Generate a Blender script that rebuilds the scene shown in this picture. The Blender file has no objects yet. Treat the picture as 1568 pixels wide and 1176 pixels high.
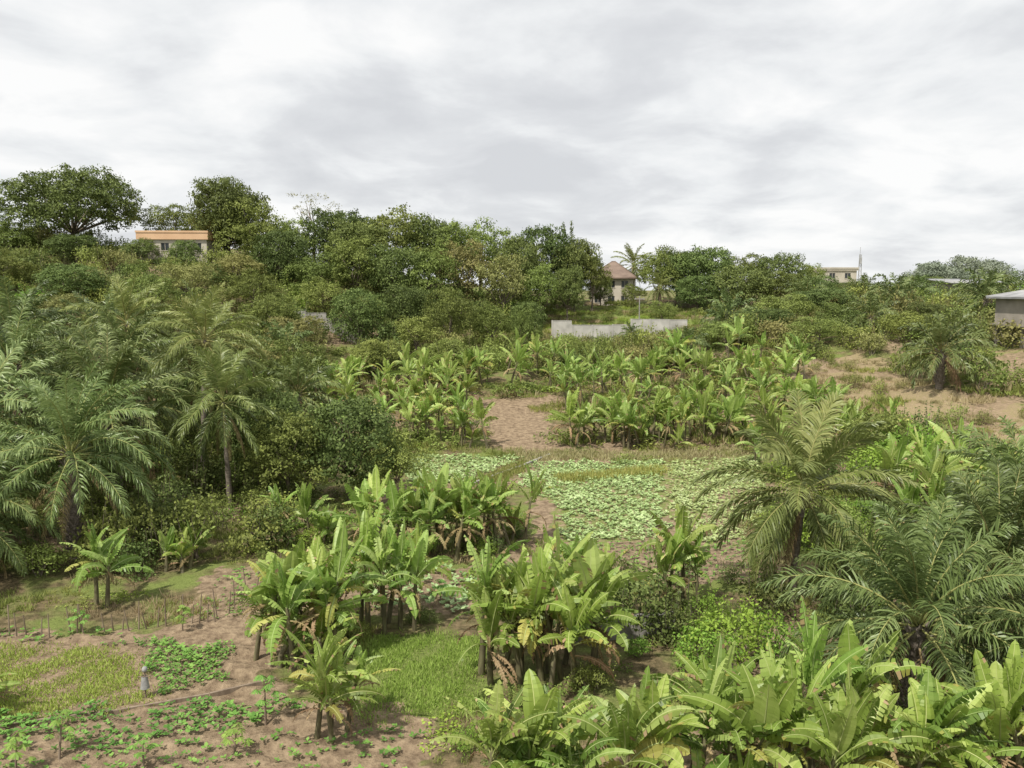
import bpy, math, random
import numpy as np
from mathutils import Vector, Matrix
random.seed(11)
R = np.random.default_rng(11)
scene = bpy.context.scene
COL = scene.collection
pi = math.pi

# ------------------------------------------------------------------ terrain
GX = np.array([-4000,-140,-80,-55,-35,-15,0,15,35,55,80,140,4000],float)
GY = np.array([-4000,0,20,45,65,80,95,120,135,150,200,300,600,4000],float)
GZ = np.array([
 [0]*13,
 [3,2,1,1,.5,0,0,0,.5,1,2,3,3],
 [3,2,1.5,1,.5,0,0,0,.5,1,2,3,3],
 [7,6,3,1.5,.6,0,0,0,.8,2,4,6,6],
 [11,10,7,4,1.8,.3,0,0,1.6,4.2,6,8,8],
 [14,14,10,7.5,5,2.5,2,2,5,7,8.5,10,9],
 [14,16,13,10,7.5,4.5,3.5,3.2,7,8.6,9.5,11,9],
 [14,20,18,16.5,13,9,6.5,5.5,8.6,9.4,10,11,9],
 [14,21,20.5,19.5,17,13.5,11.5,9.5,9,9.5,10.5,11,9],
 [12,21,22,21,18,14.5,13,11.6,11.5,11,11,11,9],
 [10,16,17,17,15,13,12,11,11,10,10,10,8],
 [6]+[8]*11+[6],
 [4]*13,
 [0]*13],float)
def _bil(x,y):
    i=np.clip(np.searchsorted(GX,x)-1,0,len(GX)-2); j=np.clip(np.searchsorted(GY,y)-1,0,len(GY)-2)
    u=np.clip((x-GX[i])/(GX[i+1]-GX[i]),0,1); v=np.clip((y-GY[j])/(GY[j+1]-GY[j]),0,1)
    return (GZ[j,i]*(1-u)+GZ[j,i+1]*u)*(1-v)+(GZ[j+1,i]*(1-u)+GZ[j+1,i+1]*u)*v
def ground(x,y):
    x=np.asarray(x,float); y=np.asarray(y,float)
    z=0
    for dx in (-5,0,5):
        for dy in (-4,0,4):
            z=z+_bil(x+dx,y+dy)
    z=z/9
    amp=np.clip((y-64)/30,0,1)*0.55+0.06
    z=z+amp*(np.sin(x*.31+1.3)*np.cos(y*.27)+.6*np.sin(x*.13+y*.21+2)+.5*np.sin(x*.71-y*.53))
    return z
def gz(x,y): return float(ground(x,y))

def inpoly(x,y,poly):
    x=np.asarray(x,float);y=np.asarray(y,float)
    c=np.zeros(x.shape,bool); n=len(poly)
    for i in range(n):
        x1,y1=poly[i];x2,y2=poly[(i+1)%n]
        if y1==y2: continue
        c^=((y1>y)!=(y2>y))&(x<(x2-x1)*(y-y1)/(y2-y1)+x1)
    return c

# world zones (metres)
FIELD=[(1.0,63),(20,63.5),(17,50),(13,42.5),(2.4,42.5),(2.6,50),(0,56)]
FIELD_SOIL=[(1.2,42.6),(13,42.6),(13,36.5),(1.4,36.5)]
FIELD_L=[(-9.5,64),(1.2,64.5),(-3.6,55.5),(-7.5,55.5)]
SOIL_TOP=[(-4.5,84),(3,84),(4.0,66),(-0.3,65),(-3.5,72)]
SOIL_ROW=[(3,69),(19,70),(19,65.5),(3,65)]
BED1=[(-20,29.6),(-14.9,29.4),(-12.1,25.7),(-15.2,24.5),(-20,24.3)]
BED2=[(-15.2,30.2),(-11.2,29.6),(-10.2,26.9),(-12.2,26.2)]
SOIL_BL=[(-24,30.8),(-9.6,31),(-8.2,26),(-2.5,25),(-2,19),(-24,19)]
SOIL_L2=[(-15,38.5),(-9.5,39),(-8.8,33),(-10,30.5),(-14,31)]
LAWN=[(-6,30.6),(-1.2,30.6),(-1.0,24.6),(-4.9,24.4)]
CROP_M=[(-8,39),(-1.5,39),(-1.5,33.5),(-7,33.5)]
SLOPE_R=[(31,86),(39,90),(41,74),(52,62),(50,56),(33,56),(30.5,66)]
SLOPE_B=[(30,118),(44,120),(46,130),(30,128)]
HOUSEZ=[(50,84),(64,84),(64,74),(48,74)]
TERR=[(3,121.5),(3,136),(30,140),(30,121.5)]
WALLF=[(4,108),(4,122),(27,121),(27,108)]
BUNG=[(-62,134),(-46,134),(-48,124),(-60,124)]
PATH=[(1.2,52),(2.7,52),(2.9,38),(1.2,38)]
NOVEG=[FIELD,FIELD_SOIL,FIELD_L,SOIL_TOP,BED1,BED2,SOIL_BL,CROP_M,LAWN,PATH]
def blocked(x,y,zones=NOVEG):
    for p in zones:
        if bool(inpoly(x,y,p)): return True
    return False

# ------------------------------------------------------------------ mesh builder
class MB:
    def __init__(s): s.v=[];s.q=[];s.t=[];s.qm=[];s.tm=[];s.ql=[];s.tl=[];s.qi=[];s.ti=[];s.n=0
    def add(s,v,f,mat=0,lv=.5,iv=0.):
        v=np.asarray(v,float).reshape(-1,3); f=np.asarray(f,int)
        if len(f)==0: return
        s.v.append(v)
        m=np.broadcast_to(np.asarray(mat),(len(f),)).copy(); l=np.broadcast_to(np.asarray(lv,float),(len(f),)).copy(); k=np.full(len(f),iv,float)
        if f.shape[1]==4: s.q.append(f+s.n);s.qm.append(m);s.ql.append(l);s.qi.append(k)
        else: s.t.append(f+s.n);s.tm.append(m);s.tl.append(l);s.ti.append(k)
        s.n+=len(v)
    def packed(s):
        if not hasattr(s,'pk'):
            s.pk=(np.concatenate(s.v),np.concatenate(s.q),np.concatenate(s.qm),np.concatenate(s.ql))
        return s.pk
    def mesh(s,name,mats):
        me=bpy.data.meshes.new(name)
        v=np.concatenate(s.v).astype(np.float32)
        q=np.concatenate(s.q) if s.q else np.zeros((0,4),int)
        t=np.concatenate(s.t) if s.t else np.zeros((0,3),int)
        me.vertices.add(len(v)); me.vertices.foreach_set('co',v.ravel())
        loops=np.concatenate([q.ravel(),t.ravel()]).astype(np.int32)
        me.loops.add(len(loops)); me.loops.foreach_set('vertex_index',loops)
        nf=len(q)+len(t)
        me.polygons.add(nf)
        st=np.concatenate([np.arange(len(q))*4,len(q)*4+np.arange(len(t))*3]).astype(np.int32)
        me.polygons.foreach_set('loop_start',st)
        mi=np.concatenate(s.qm+s.tm).astype(np.int32)
        for m in mats: me.materials.append(m)
        me.polygons.foreach_set('material_index',mi)
        me.update(calc_edges=True)
        a=me.attributes.new('lv','FLOAT','FACE')
        a.data.foreach_set('value',np.concatenate(s.ql+s.tl).astype(np.float32))
        a=me.attributes.new('iv','FLOAT','FACE')
        a.data.foreach_set('value',np.concatenate(s.qi+s.ti).astype(np.float32))
        return me

def obj(name,me,loc=(0,0,0),rz=0,sc=(1,1,1),parent=None,tilt=(0,0)):
    o=bpy.data.objects.new(name,me); COL.objects.link(o)
    o.location=loc; o.rotation_euler=(tilt[0],tilt[1],rz)
    o.scale=sc if hasattr(sc,'__len__') else (sc,sc,sc)
    if parent is not None: o.parent=parent
    return o
def empty(name,loc=(0,0,0)):
    o=bpy.data.objects.new(name,None); COL.objects.link(o); o.location=loc; o.empty_display_size=.5
    return o

def nrm(a): return a/np.maximum(np.linalg.norm(a,axis=-1,keepdims=True),1e-9)

def leafq(mb,P,T,N,L,W,lv,mat):
    T=nrm(T); B=nrm(np.cross(T,N)); n=len(P)
    L=np.broadcast_to(L,(n,))[:,None]; W=np.broadcast_to(W,(n,))[:,None]
    V=np.stack([P-T*L*.5,P+B*W*.5,P+T*L*.5,P-B*W*.5],1).reshape(-1,3)
    F=np.arange(n*4).reshape(n,4)
    mb.add(V,F,mat,lv)

def tube(mb,pts,rad,sides=6,mat=0,lv=.5):
    pts=np.asarray(pts,float); rad=np.asarray(rad,float)
    if rad.ndim and len(rad)!=len(pts): rad=np.interp(np.linspace(0,1,len(pts)),np.linspace(0,1,len(rad)),rad)
    rad=np.broadcast_to(rad,(len(pts),))
    tg=np.gradient(pts,axis=0); tg=nrm(tg)
    ref=np.array([0,0,1.0]) if abs(tg[0][2])<.8 else np.array([1.0,0,0])
    a=nrm(np.cross(tg,ref)); b=np.cross(tg,a)
    th=np.linspace(0,2*pi,sides,endpoint=False)
    V=pts[:,None,:]+rad[:,None,None]*(np.cos(th)[None,:,None]*a[:,None,:]+np.sin(th)[None,:,None]*b[:,None,:])
    k=len(pts); i=np.arange(k-1)[:,None]*sides; j=np.arange(sides)[None,:]; j2=(j+1)%sides
    F=np.stack([i+j,i+j2,i+sides+j2,i+sides+j],-1).reshape(-1,4)
    mb.add(V.reshape(-1,3),F,mat,lv)

def box(mb,x0,x1,y0,y1,z0,z1,mat=0,lv=.5):
    c=np.array([[x0,y0,z0],[x1,y0,z0],[x1,y1,z0],[x0,y1,z0],[x0,y0,z1],[x1,y0,z1],[x1,y1,z1],[x0,y1,z1]],float)
    f=[[0,3,2,1],[4,5,6,7],[0,1,5,4],[1,2,6,5],[2,3,7,6],[3,0,4,7]]
    V=np.concatenate([c[i] for i in f]); mb.add(V,np.arange(24).reshape(6,4),mat,lv)

# ------------------------------------------------------------------ materials
def newmat(name):
    m=bpy.data.materials.new(name); m.use_nodes=True; nt=m.node_tree; nt.nodes.clear()
    return m,nt,nt.nodes,nt.links
def foliage(name,c0,c1,c2,transl=.25,rough=.55,var=.25,spec=.12,hue=.02):
    m,nt,n,l=newmat(name)
    at=n.new('ShaderNodeAttribute'); at.attribute_name='lv'
    rp=n.new('ShaderNodeValToRGB'); e=rp.color_ramp.elements
    e[0].position=0; e[0].color=(*c0,1); e[1].position=1; e[1].color=(*c2,1)
    k=rp.color_ramp.elements.new(.55); k.color=(*c1,1)
    l.new(at.outputs['Fac'],rp.inputs[0])
    oi=n.new('ShaderNodeObjectInfo')
    iv=n.new('ShaderNodeAttribute'); iv.attribute_name='iv'
    ad=n.new('ShaderNodeMath'); ad.operation='ADD'; l.new(oi.outputs['Random'],ad.inputs[0]); l.new(iv.outputs['Fac'],ad.inputs[1])
    rd=n.new('ShaderNodeMath'); rd.operation='FRACT'; l.new(ad.outputs[0],rd.inputs[0])
    mr=n.new('ShaderNodeMapRange'); mr.inputs[3].default_value=1-var; mr.inputs[4].default_value=1+var
    l.new(rd.outputs[0],mr.inputs[0])
    fr=n.new('ShaderNodeMath'); fr.operation='MULTIPLY'; fr.inputs[1].default_value=7.31; l.new(rd.outputs[0],fr.inputs[0])
    f2=n.new('ShaderNodeMath'); f2.operation='FRACT'; l.new(fr.outputs[0],f2.inputs[0])
    mh=n.new('ShaderNodeMapRange'); mh.inputs[3].default_value=.5-hue; mh.inputs[4].default_value=.5+hue; l.new(f2.outputs[0],mh.inputs[0])
    hs=n.new('ShaderNodeHueSaturation'); l.new(rp.outputs[0],hs.inputs['Color']); l.new(mr.outputs[0],hs.inputs['Value']); l.new(mh.outputs[0],hs.inputs['Hue'])
    p=n.new('ShaderNodeBsdfPrincipled'); p.inputs['Roughness'].default_value=rough; p.inputs['Specular IOR Level'].default_value=spec
    tr=n.new('ShaderNodeBsdfTranslucent'); mx=n.new('ShaderNodeMixShader'); mx.inputs[0].default_value=transl
    o=n.new('ShaderNodeOutputMaterial')
    l.new(hs.outputs[0],p.inputs['Base Color']); l.new(hs.outputs[0],tr.inputs['Color'])
    l.new(p.outputs[0],mx.inputs[1]); l.new(tr.outputs[0],mx.inputs[2]); l.new(mx.outputs[0],o.inputs[0])
    return m
def rough_mat(name,ca,cb,scale=3,rough=.85,bump=.3,stretch=(1,1,1),detail=6):
    m,nt,n,l=newmat(name)
    tc=n.new('ShaderNodeTexCoord'); mp=n.new('ShaderNodeMapping'); mp.inputs['Scale'].default_value=stretch
    l.new(tc.outputs['Object'],mp.inputs[0])
    nz=n.new('ShaderNodeTexNoise'); nz.inputs['Scale'].default_value=scale; nz.inputs['Detail'].default_value=detail; l.new(mp.outputs[0],nz.inputs['Vector'])
    rp=n.new('ShaderNodeValToRGB'); e=rp.color_ramp.elements; e[0].position=.3;e[1].position=.7; e[0].color=(*ca,1); e[1].color=(*cb,1)
    l.new(nz.outputs[0],rp.inputs[0])
    p=n.new('ShaderNodeBsdfPrincipled'); p.inputs['Roughness'].default_value=rough; l.new(rp.outputs[0],p.inputs['Base Color'])
    b=n.new('ShaderNodeBump'); b.inputs['Strength'].default_value=bump; b.inputs['Distance'].default_value=.05; l.new(nz.outputs[0],b.inputs['Height']); l.new(b.outputs[0],p.inputs['Normal'])
    o=n.new('ShaderNodeOutputMaterial'); l.new(p.outputs[0],o.inputs[0])
    return m

M_mango=foliage('mango_leaves',(.065,.092,.030),(.13,.172,.050),(.225,.28,.088),.22,.5,.24)
M_tree=foliage('tree_leaves',(.11,.135,.038),(.205,.248,.066),(.32,.375,.105),.28,.5,.26,hue=.015)
M_olive=foliage('olive_leaves',(.16,.16,.06),(.27,.265,.095),(.39,.385,.14),.28,.55,.18,hue=.015)
M_haze=foliage('haze_tinted_leaves',(.18,.22,.16),(.26,.30,.215),(.34,.38,.28),.2,.6,.12)  # aerial haze mixed into the far trees' leaf colours, paler and greyer
M_bush=foliage('bush_leaves',(.125,.155,.042),(.235,.285,.074),(.36,.42,.115),.3,.5,.28,hue=.016)
M_bright=foliage('bright_leaves',(.14,.22,.035),(.25,.38,.06),(.35,.49,.1),.32,.45,.15)
M_ban=foliage('banana_leaf',(.14,.215,.04),(.27,.38,.075),(.46,.56,.17),.42,.4,.18,.35,hue=.014)
M_banmid=foliage('banana_midrib',(.26,.32,.11),(.38,.44,.17),(.48,.52,.23),.1,.4,.1)
M_dry=foliage('dry_leaf',(.18,.12,.06),(.33,.24,.13),(.45,.35,.2),.2,.7,.2)
M_yel=foliage('yellowing_leaf',(.28,.28,.07),(.40,.39,.1),(.48,.45,.16),.3,.5,.15)
M_stem=rough_mat('banana_stem',(.06,.045,.028),(.2,.185,.09),6,.7,.4,(1,1,.25))
M_bark=rough_mat('bark',(.09,.07,.05),(.24,.2,.15),5,.9,.5,(1,1,.3))
M_palmbark=rough_mat('palm_bark',(.1,.08,.06),(.26,.22,.18),4,.9,.5,(1,1,4))
M_coco=foliage('coconut_frond',(.10,.13,.038),(.205,.245,.07),(.38,.395,.15),.28,.4,.12,.35,hue=.01)
M_oil=foliage('oil_palm_frond',(.07,.10,.032),(.15,.20,.062),(.27,.325,.13),.24,.4,.15,.3,hue=.012)
M_rachis=foliage('palm_rachis',(.22,.22,.08),(.32,.31,.12),(.38,.36,.15),.05,.45,.1)
M_crop=foliage('crop_leaves',(.22,.33,.12),(.33,.47,.19),(.47,.60,.30),.25,.5,.05,.25)
M_crop2=foliage('garden_leaves',(.09,.17,.035),(.18,.31,.065),(.28,.43,.1),.25,.5,.05)
M_grass=foliage('grass_blades',(.16,.19,.045),(.28,.31,.085),(.42,.41,.15),.3,.55,.2,hue=.015)
M_lawn=foliage('lawn_blades',(.19,.26,.045),(.31,.40,.08),(.42,.49,.14),.32,.5,.08)
M_straw=foliage('dry_grass',(.26,.21,.11),(.39,.33,.18),(.48,.43,.25),.25,.7,.2)
M_conc=rough_mat('concrete',(.2,.19,.17),(.38,.36,.33),1.5,.9,.2)
M_wallc=rough_mat('block_wall',(.34,.33,.3),(.54,.52,.48),.8,.9,.2)
M_cream=rough_mat('cream_plaster',(.46,.41,.33),(.58,.53,.44),.6,.85,.1)
M_brownwall=rough_mat('raw_plaster',(.22,.2,.17),(.36,.32,.27),.7,.9,.2)
M_orange=rough_mat('tan_roof',(.58,.36,.21),(.70,.46,.28),.4,.7,.1)
M_brownroof=rough_mat('brown_roof',(.12,.08,.06),(.23,.165,.125),.6,.7,.2)
M_greyroof=rough_mat('grey_roof',(.2,.2,.2),(.36,.36,.36),.7,.6,.2)
M_glass=rough_mat('window_glass',(.03,.035,.04),(.05,.055,.06),1,.15,0)
M_steel=rough_mat('galvanised_steel',(.3,.3,.3),(.42,.42,.42),2,.5,0)
M_wood=rough_mat('weathered_wood',(.14,.1,.07),(.28,.22,.16),4,.9,.3,(1,1,.2))

# ground
def ground_mat():
    m,nt,n,l=newmat('ground_soil')
    tc=n.new('ShaderNodeTexCoord')
    def noise(s,d=8,r=.6):
        x=n.new('ShaderNodeTexNoise'); x.inputs['Scale'].default_value=s; x.inputs['Detail'].default_value=d; x.inputs['Roughness'].default_value=r
        l.new(tc.outputs['Object'],x.inputs['Vector']); return x.outputs[0]
    def ramp(fac,a,b,ca,cb):
        r=n.new('ShaderNodeValToRGB'); e=r.color_ramp.elements; e[0].position=a; e[1].position=b; e[0].color=(*ca,1); e[1].color=(*cb,1); l.new(fac,r.inputs[0]); return r.outputs[0]
    n1=noise(.35,3); n2=noise(2.5,7,.65); n3=noise(12,3)
    soil=ramp(n2,.32,.68,(.14,.098,.064),(.37,.28,.185))
    litter=ramp(n2,.35,.65,(.075,.065,.032),(.23,.175,.1))
    green=ramp(n3,.3,.7,(.12,.15,.04),(.22,.26,.08))
    dry=ramp(n3,.3,.7,(.19,.17,.085),(.38,.29,.17))
    at=n.new('ShaderNodeAttribute'); at.attribute_name='zone'
    sp=n.new('ShaderNodeSeparateColor'); l.new(at.outputs['Color'],sp.inputs[0])
    def edge(ch):
        a=n.new('ShaderNodeMath'); a.operation='ADD'; l.new(sp.outputs[ch],a.inputs[0])
        s=n.new('ShaderNodeMath'); s.operation='MULTIPLY_ADD'; s.inputs[1].default_value=1.6; s.inputs[2].default_value=-.8; l.new(n2,s.inputs[0]); l.new(s.outputs[0],a.inputs[1])
        mr=n.new('ShaderNodeMapRange'); mr.inputs[1].default_value=.36; mr.inputs[2].default_value=.64; l.new(a.outputs[0],mr.inputs[0]); return mr.outputs[0]
    def mix(f,a,b):
        x=n.new('ShaderNodeMix'); x.data_type='RGBA'; l.new(f,x.inputs[0]); l.new(a,x.inputs[6]); l.new(b,x.inputs[7]); return x.outputs[2]
    lf=n.new('ShaderNodeMapRange'); lf.inputs[1].default_value=.45; lf.inputs[2].default_value=.6; l.new(n1,lf.inputs[0])
    base=mix(lf.outputs[0],litter,green)
    c=mix(edge(1),base,green); c=mix(edge(2),c,dry); c=mix(edge(0),c,soil)
    p=n.new('ShaderNodeBsdfPrincipled'); p.inputs['Roughness'].default_value=.95; p.inputs['Specular IOR Level'].default_value=.1
    l.new(c,p.inputs['Base Color'])
    b=n.new('ShaderNodeBump'); b.inputs['Strength'].default_value=1.; b.inputs['Distance'].default_value=.25
    l.new(n2,b.inputs['Height']); l.new(b.outputs[0],p.inputs['Normal'])
    o=n.new('ShaderNodeOutputMaterial'); l.new(p.outputs[0],o.inputs[0]); return m
def axis(segs,grow,lim0,lim1):
    a=[]
    for s,e,st in segs: a+=list(np.arange(s,e,st))
    v=a[-1]; st=2
    while v<lim1: st*=grow; v+=st; a.append(min(v,lim1))
    v=a[0]; st=2; pre=[]
    while v>lim0: st*=grow; v-=st; pre.append(max(v,lim0))
    return np.unique(np.array(pre[::-1]+a))
ax=axis([(-95,-26,1.5),(-26,26,.3),(26,100,1.5)],1.3,-4000,4000)
ay=axis([(12,34,.2),(34,90,.45),(90,170,1.5)],1.3,-4000,4000)
X,Y=np.meshgrid(ax,ay); Z=ground(X,Y)
mb=MB(); nx=len(ax); ny=len(ay)
i=np.arange(ny-1)[:,None]*nx; j=np.arange(nx-1)[None,:]
F=np.stack([i+j,i+j+1,i+nx+j+1,i+nx+j],-1).reshape(-1,4)
xs,ys=X.ravel(),Y.ravel()
soilz=np.zeros(len(xs)); grz=np.zeros(len(xs)); dryz=np.zeros(len(xs))
wx=xs+.35*np.sin(ys*2.1)+.25*np.sin(ys*4.7+xs); wy=ys+.35*np.sin(xs*1.7)+.2*np.sin(xs*4.1+1)
for p in (FIELD_SOIL,SOIL_TOP,SOIL_ROW,SOIL_BL,SOIL_L2,BED1,BED2,PATH,CROP_M): soilz[inpoly(wx,wy,p)]=1
for p in (FIELD,FIELD_L): soilz[inpoly(wx,wy,p)]=.45; 
soilz[inpoly(wx,wy,SLOPE_R)]=.42
for p in (FIELD,FIELD_L,LAWN,TERR): grz[inpoly(wx,wy,p)]=1
dryz[inpoly(wx,wy,SLOPE_R)]=.9; soilz[inpoly(wx,wy,SLOPE_B)]=.7; dryz[inpoly(wx,wy,WALLF)]=.6; dryz[inpoly(wx,wy,BUNG)]=.6; dryz[inpoly(wx,wy,HOUSEZ)]=.6
bare=np.sin(xs*.55+2)*np.cos(ys*.43)+.7*np.sin(xs*.23-ys*.31+1)
soilz=np.maximum(soilz,np.where((bare>.5)&(ys<125)&(ys>18),.66,0))
lo=inpoly(xs,ys,SOIL_BL)&~inpoly(xs,ys,BED1); Z=Z.ravel(); Z[lo]+=.1*np.sin((xs[lo]*.35+ys[lo])*5.2+.5*np.sin(xs[lo]*.8))*(.6+.4*np.sin(xs[lo]*1.3+ys[lo]))
near_=(ys<64)&(np.abs(xs)<40); Z[near_]+=R.normal(size=near_.sum())*.012
mb.add(np.stack([xs,ys,Z],-1),F,0,0)
gm=mb.mesh('ground',[ground_mat()])
ca=gm.color_attributes.new('zone','FLOAT_COLOR','POINT')
ca.data.foreach_set('color',np.stack([soilz,grz,dryz,np.ones(len(xs))],-1).astype(np.float32).ravel())
obj('ground',gm)

# ------------------------------------------------------------------ plants
def crown(mb,lobes,mat,leaf=.3,cl_area=.9,per=14,sig=.25,zmin=-.55,up=.4):
    cs=np.array([l[0] for l in lobes]); rs=np.array([l[1] for l in lobes])
    for k,(c,r) in enumerate(lobes):
        c=np.array(c);r=np.array(r)
        area=4*pi*(((r[0]*r[1])**1.6+(r[0]*r[2])**1.6+(r[1]*r[2])**1.6)/3)**(1/1.6)
        n=max(6,int(area/cl_area))
        d=nrm(R.normal(size=(n*2,3))); d=d[d[:,2]>zmin][:n]
        P=c+d*r*R.uniform(.75,1.1,(len(d),1))
        keep=np.ones(len(P),bool)
        for m in range(len(lobes)):
            if m!=k: keep&=(((P-cs[m])/rs[m])**2).sum(1)>.55
        P=P[keep]; d=d[keep]
        if len(P)==0: continue
        cv=R.uniform(0,1,len(P)); pr=per
        Q=np.repeat(P,pr,0)+R.normal(size=(len(P)*pr,3))*sig*np.array([1.2,1.2,.7])
        D=np.repeat(d,pr,0)
        N=nrm(D+R.normal(size=D.shape)*.6+np.array([0,0,up]))
        T=nrm(np.cross(N,R.normal(size=N.shape))+np.array([0,0,-.25]))
        L=leaf*R.uniform(.6,1.3,len(Q))
        lv=np.clip(np.repeat(cv,pr)*.6+R.uniform(0,.4,len(Q)),0,1)
        leafq(mb,Q,T,N,L,L*.58,lv,mat)

def limb(mb,a,b,r0,r1,mat,bend=.3,sides=5):
    a=np.array(a,float);b=np.array(b,float); n=6; t=np.linspace(0,1,n)[:,None]
    P=a+(b-a)*t; off=R.normal(size=3)*bend; P=P+np.sin(t*pi)*off
    tube(mb,P,np.linspace(r0,r1,n),sides,mat)

def make_tree(name,H=10,Rc=4.5,cb=.2,nl=20,lr=1.7,mat=None,leaf=.34,per=13,cl=.8,style='round',low=-.75,jit=.5):
    mb=MB()
    zb=H*cb; zc=(H+zb)/2; rz=(H-zb)/2
    fork=np.array([R.normal()*.3,R.normal()*.3,zb+.12*H])
    tube(mb,[(0,0,-.8),(R.normal()*.08,R.normal()*.08,zb*.5),tuple(fork)],[.34*H/10,.26*H/10,.2*H/10],7,0)
    lobes=[]
    for i in range(nl):
        a=i*2.4+R.uniform(-.5,.5); q=(i+.5)/nl
        l=lr*R.uniform(.65,1.2)
        if style=='layer':
            rr=(Rc-lr*.6)*math.sqrt(q); zz=zb+(H-zb-lr*.5)*R.choice([.3,.62,.95]); f=.5
        else:
            cz=1-q*(1-low); sr=math.sqrt(max(0,1-cz*cz)); k=1 if style=='round' else R.uniform(.6,1.12)
            rr=(Rc-lr*.8)*max(sr,.1)**.8*k; zz=zc+(rz-lr*.65)*cz*k; f=.82
        c=(rr*math.cos(a)+R.normal()*jit*.6,rr*math.sin(a)+R.normal()*jit*.6,zz+R.normal()*jit)
        lobes.append((c,(l,l*R.uniform(.8,1.15),l*f)))
        if i%2==0: limb(mb,fork,c,.12*H/10,.03,0,.35)
    if style!='layer': lobes.append(((0,0,zc),(Rc*.5,Rc*.5,rz*.6)))
    for i in range(int(nl*1.2)):
        c,r=lobes[int(R.integers(0,nl))]; d=nrm(R.normal(size=3)+np.array([0,0,.7])); s=R.uniform(.35,.7); lobes.append((tuple(np.array(c)+d*np.array(r)*1.1),(s,s,s*.7)))
    crown(mb,lobes,1,leaf,cl,per,leaf*.8)
    return mb.mesh(name,[M_bark,mat])

def bush_mb(Rc=1.6,H=2.2,leaf=.17,nl=7,per=12,cl=.28,shoots=14):
    mb=MB(); lobes=[]
    for i in range(nl):
        a=R.uniform(0,2*pi); rr=Rc*.6*math.sqrt(R.uniform(0,1)); l=R.uniform(.3,.55)*Rc
        c=(rr*math.cos(a),rr*math.sin(a),max(l*.5,H*R.uniform(.3,.9)-l*.3)); lobes.append((c,(l,l,l*.85)))
        limb(mb,(0,0,-.3),c,.05,.015,0,.1,4)
    crown(mb,lobes,1,leaf,cl,per,leaf*1.0,-.7)
    n=shoots
    for i in range(n):
        a=R.uniform(0,2*pi); rr=Rc*R.uniform(.1,.9); b=np.array([rr*math.cos(a),rr*math.sin(a),H*.5]); t=b+np.array([R.normal()*.25,R.normal()*.25,H*R.uniform(.3,.75)])
        limb(mb,b,t,.02,.006,0,.05,3)
        k=12; q=np.linspace(.2,1,k)[:,None]; P=b+(t-b)*q+R.normal(size=(k,3))*.06
        leafq(mb,P,nrm(R.normal(size=(k,3))),nrm(R.normal(size=(k,3))+np.array([0,0,.6])),leaf*1.1,leaf*.55,R.uniform(.4,1,k),1)
    return mb

def banana_leaf(mb,base,az,elev,L,W,droop,tear,lv,mat=0,rib=1,roll=0,dl=0):
    n=18; s=np.linspace(0,1,n+1)
    ang=elev-droop*s**1.5
    azv=az+roll*.35*s
    d=np.stack([np.cos(ang)*np.cos(azv),np.cos(ang)*np.sin(azv),np.sin(ang)],-1)
    P=np.array(base)+np.concatenate([np.zeros((1,3)),np.cumsum((d[1:]+d[:-1])/2*(L/n),0)])
    side=np.stack([-np.sin(azv),np.cos(azv),np.zeros(n+1)],-1); up=np.cross(d,side)
    cr,sr=math.cos(roll),math.sin(roll); side,up=side*cr+up*sr,up*cr-side*sr
    tube(mb,P,np.linspace(.035,.007,n+1),4,rib,.5+.3*R.random())
    s0=.14
    w=W*np.clip(np.sin(pi*np.clip((s-s0)/(1-s0),0,1)**.75),0,1)**.5
    for sg in (-1,1):
        grp=R.uniform(-.25,.35); sk=0; V=[];Lv=[];Mt=[]
        for i in range(2,n):
            torn0=R.random()<tear
            if torn0: grp=R.uniform(-1.1,.35); sk=R.uniform(-.7,.6)
            torn1=R.random()<tear
            if torn0 and R.random()<.1*tear: continue
            a1=.32+R.normal()*.03; a2=grp-.35*(s[i])
            def pt(k,f,sh=0):
                f1=min(f,.5)*2; f2=max(f-.5,0)*2
                v1=side[k]*sg*math.cos(a1)+up[k]*math.sin(a1)
                v2=side[k]*sg*math.cos(a2)+up[k]*math.sin(a2)+np.array([0,0,-.35])*(1 if torn0 or tear>.5 else .3)
                return P[k]+w[k]*.5*f1*v1+w[k]*.5*f2*v2+d[k]*(.12*w[k]*f2+sh)
            g0=.03*L/2 if torn0 else 0; g1=-.03*L/2 if torn1 else 0
            a,b=pt(i,0),pt(i+1,0); c,e=pt(i,.5,g0*.4),pt(i+1,.5,g1*.4); h,j=pt(i,1,g0+sk*.1),pt(i+1,1,g1+sk*.1)
            V+= [a,b,e,c, c,e,j,h]; q=lv+R.normal()*.08; Lv+=[q,q-.04]
            edge=(3 if R.random()<.7 else 4) if (dl and R.random()<dl*(.3+s[i])) else mat
            Mt+=[mat,edge]
        if V:
            V=np.array(V); mb.add(V,np.arange(len(V)).reshape(-1,4),np.array(Mt),np.clip(Lv,0,1))

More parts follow.
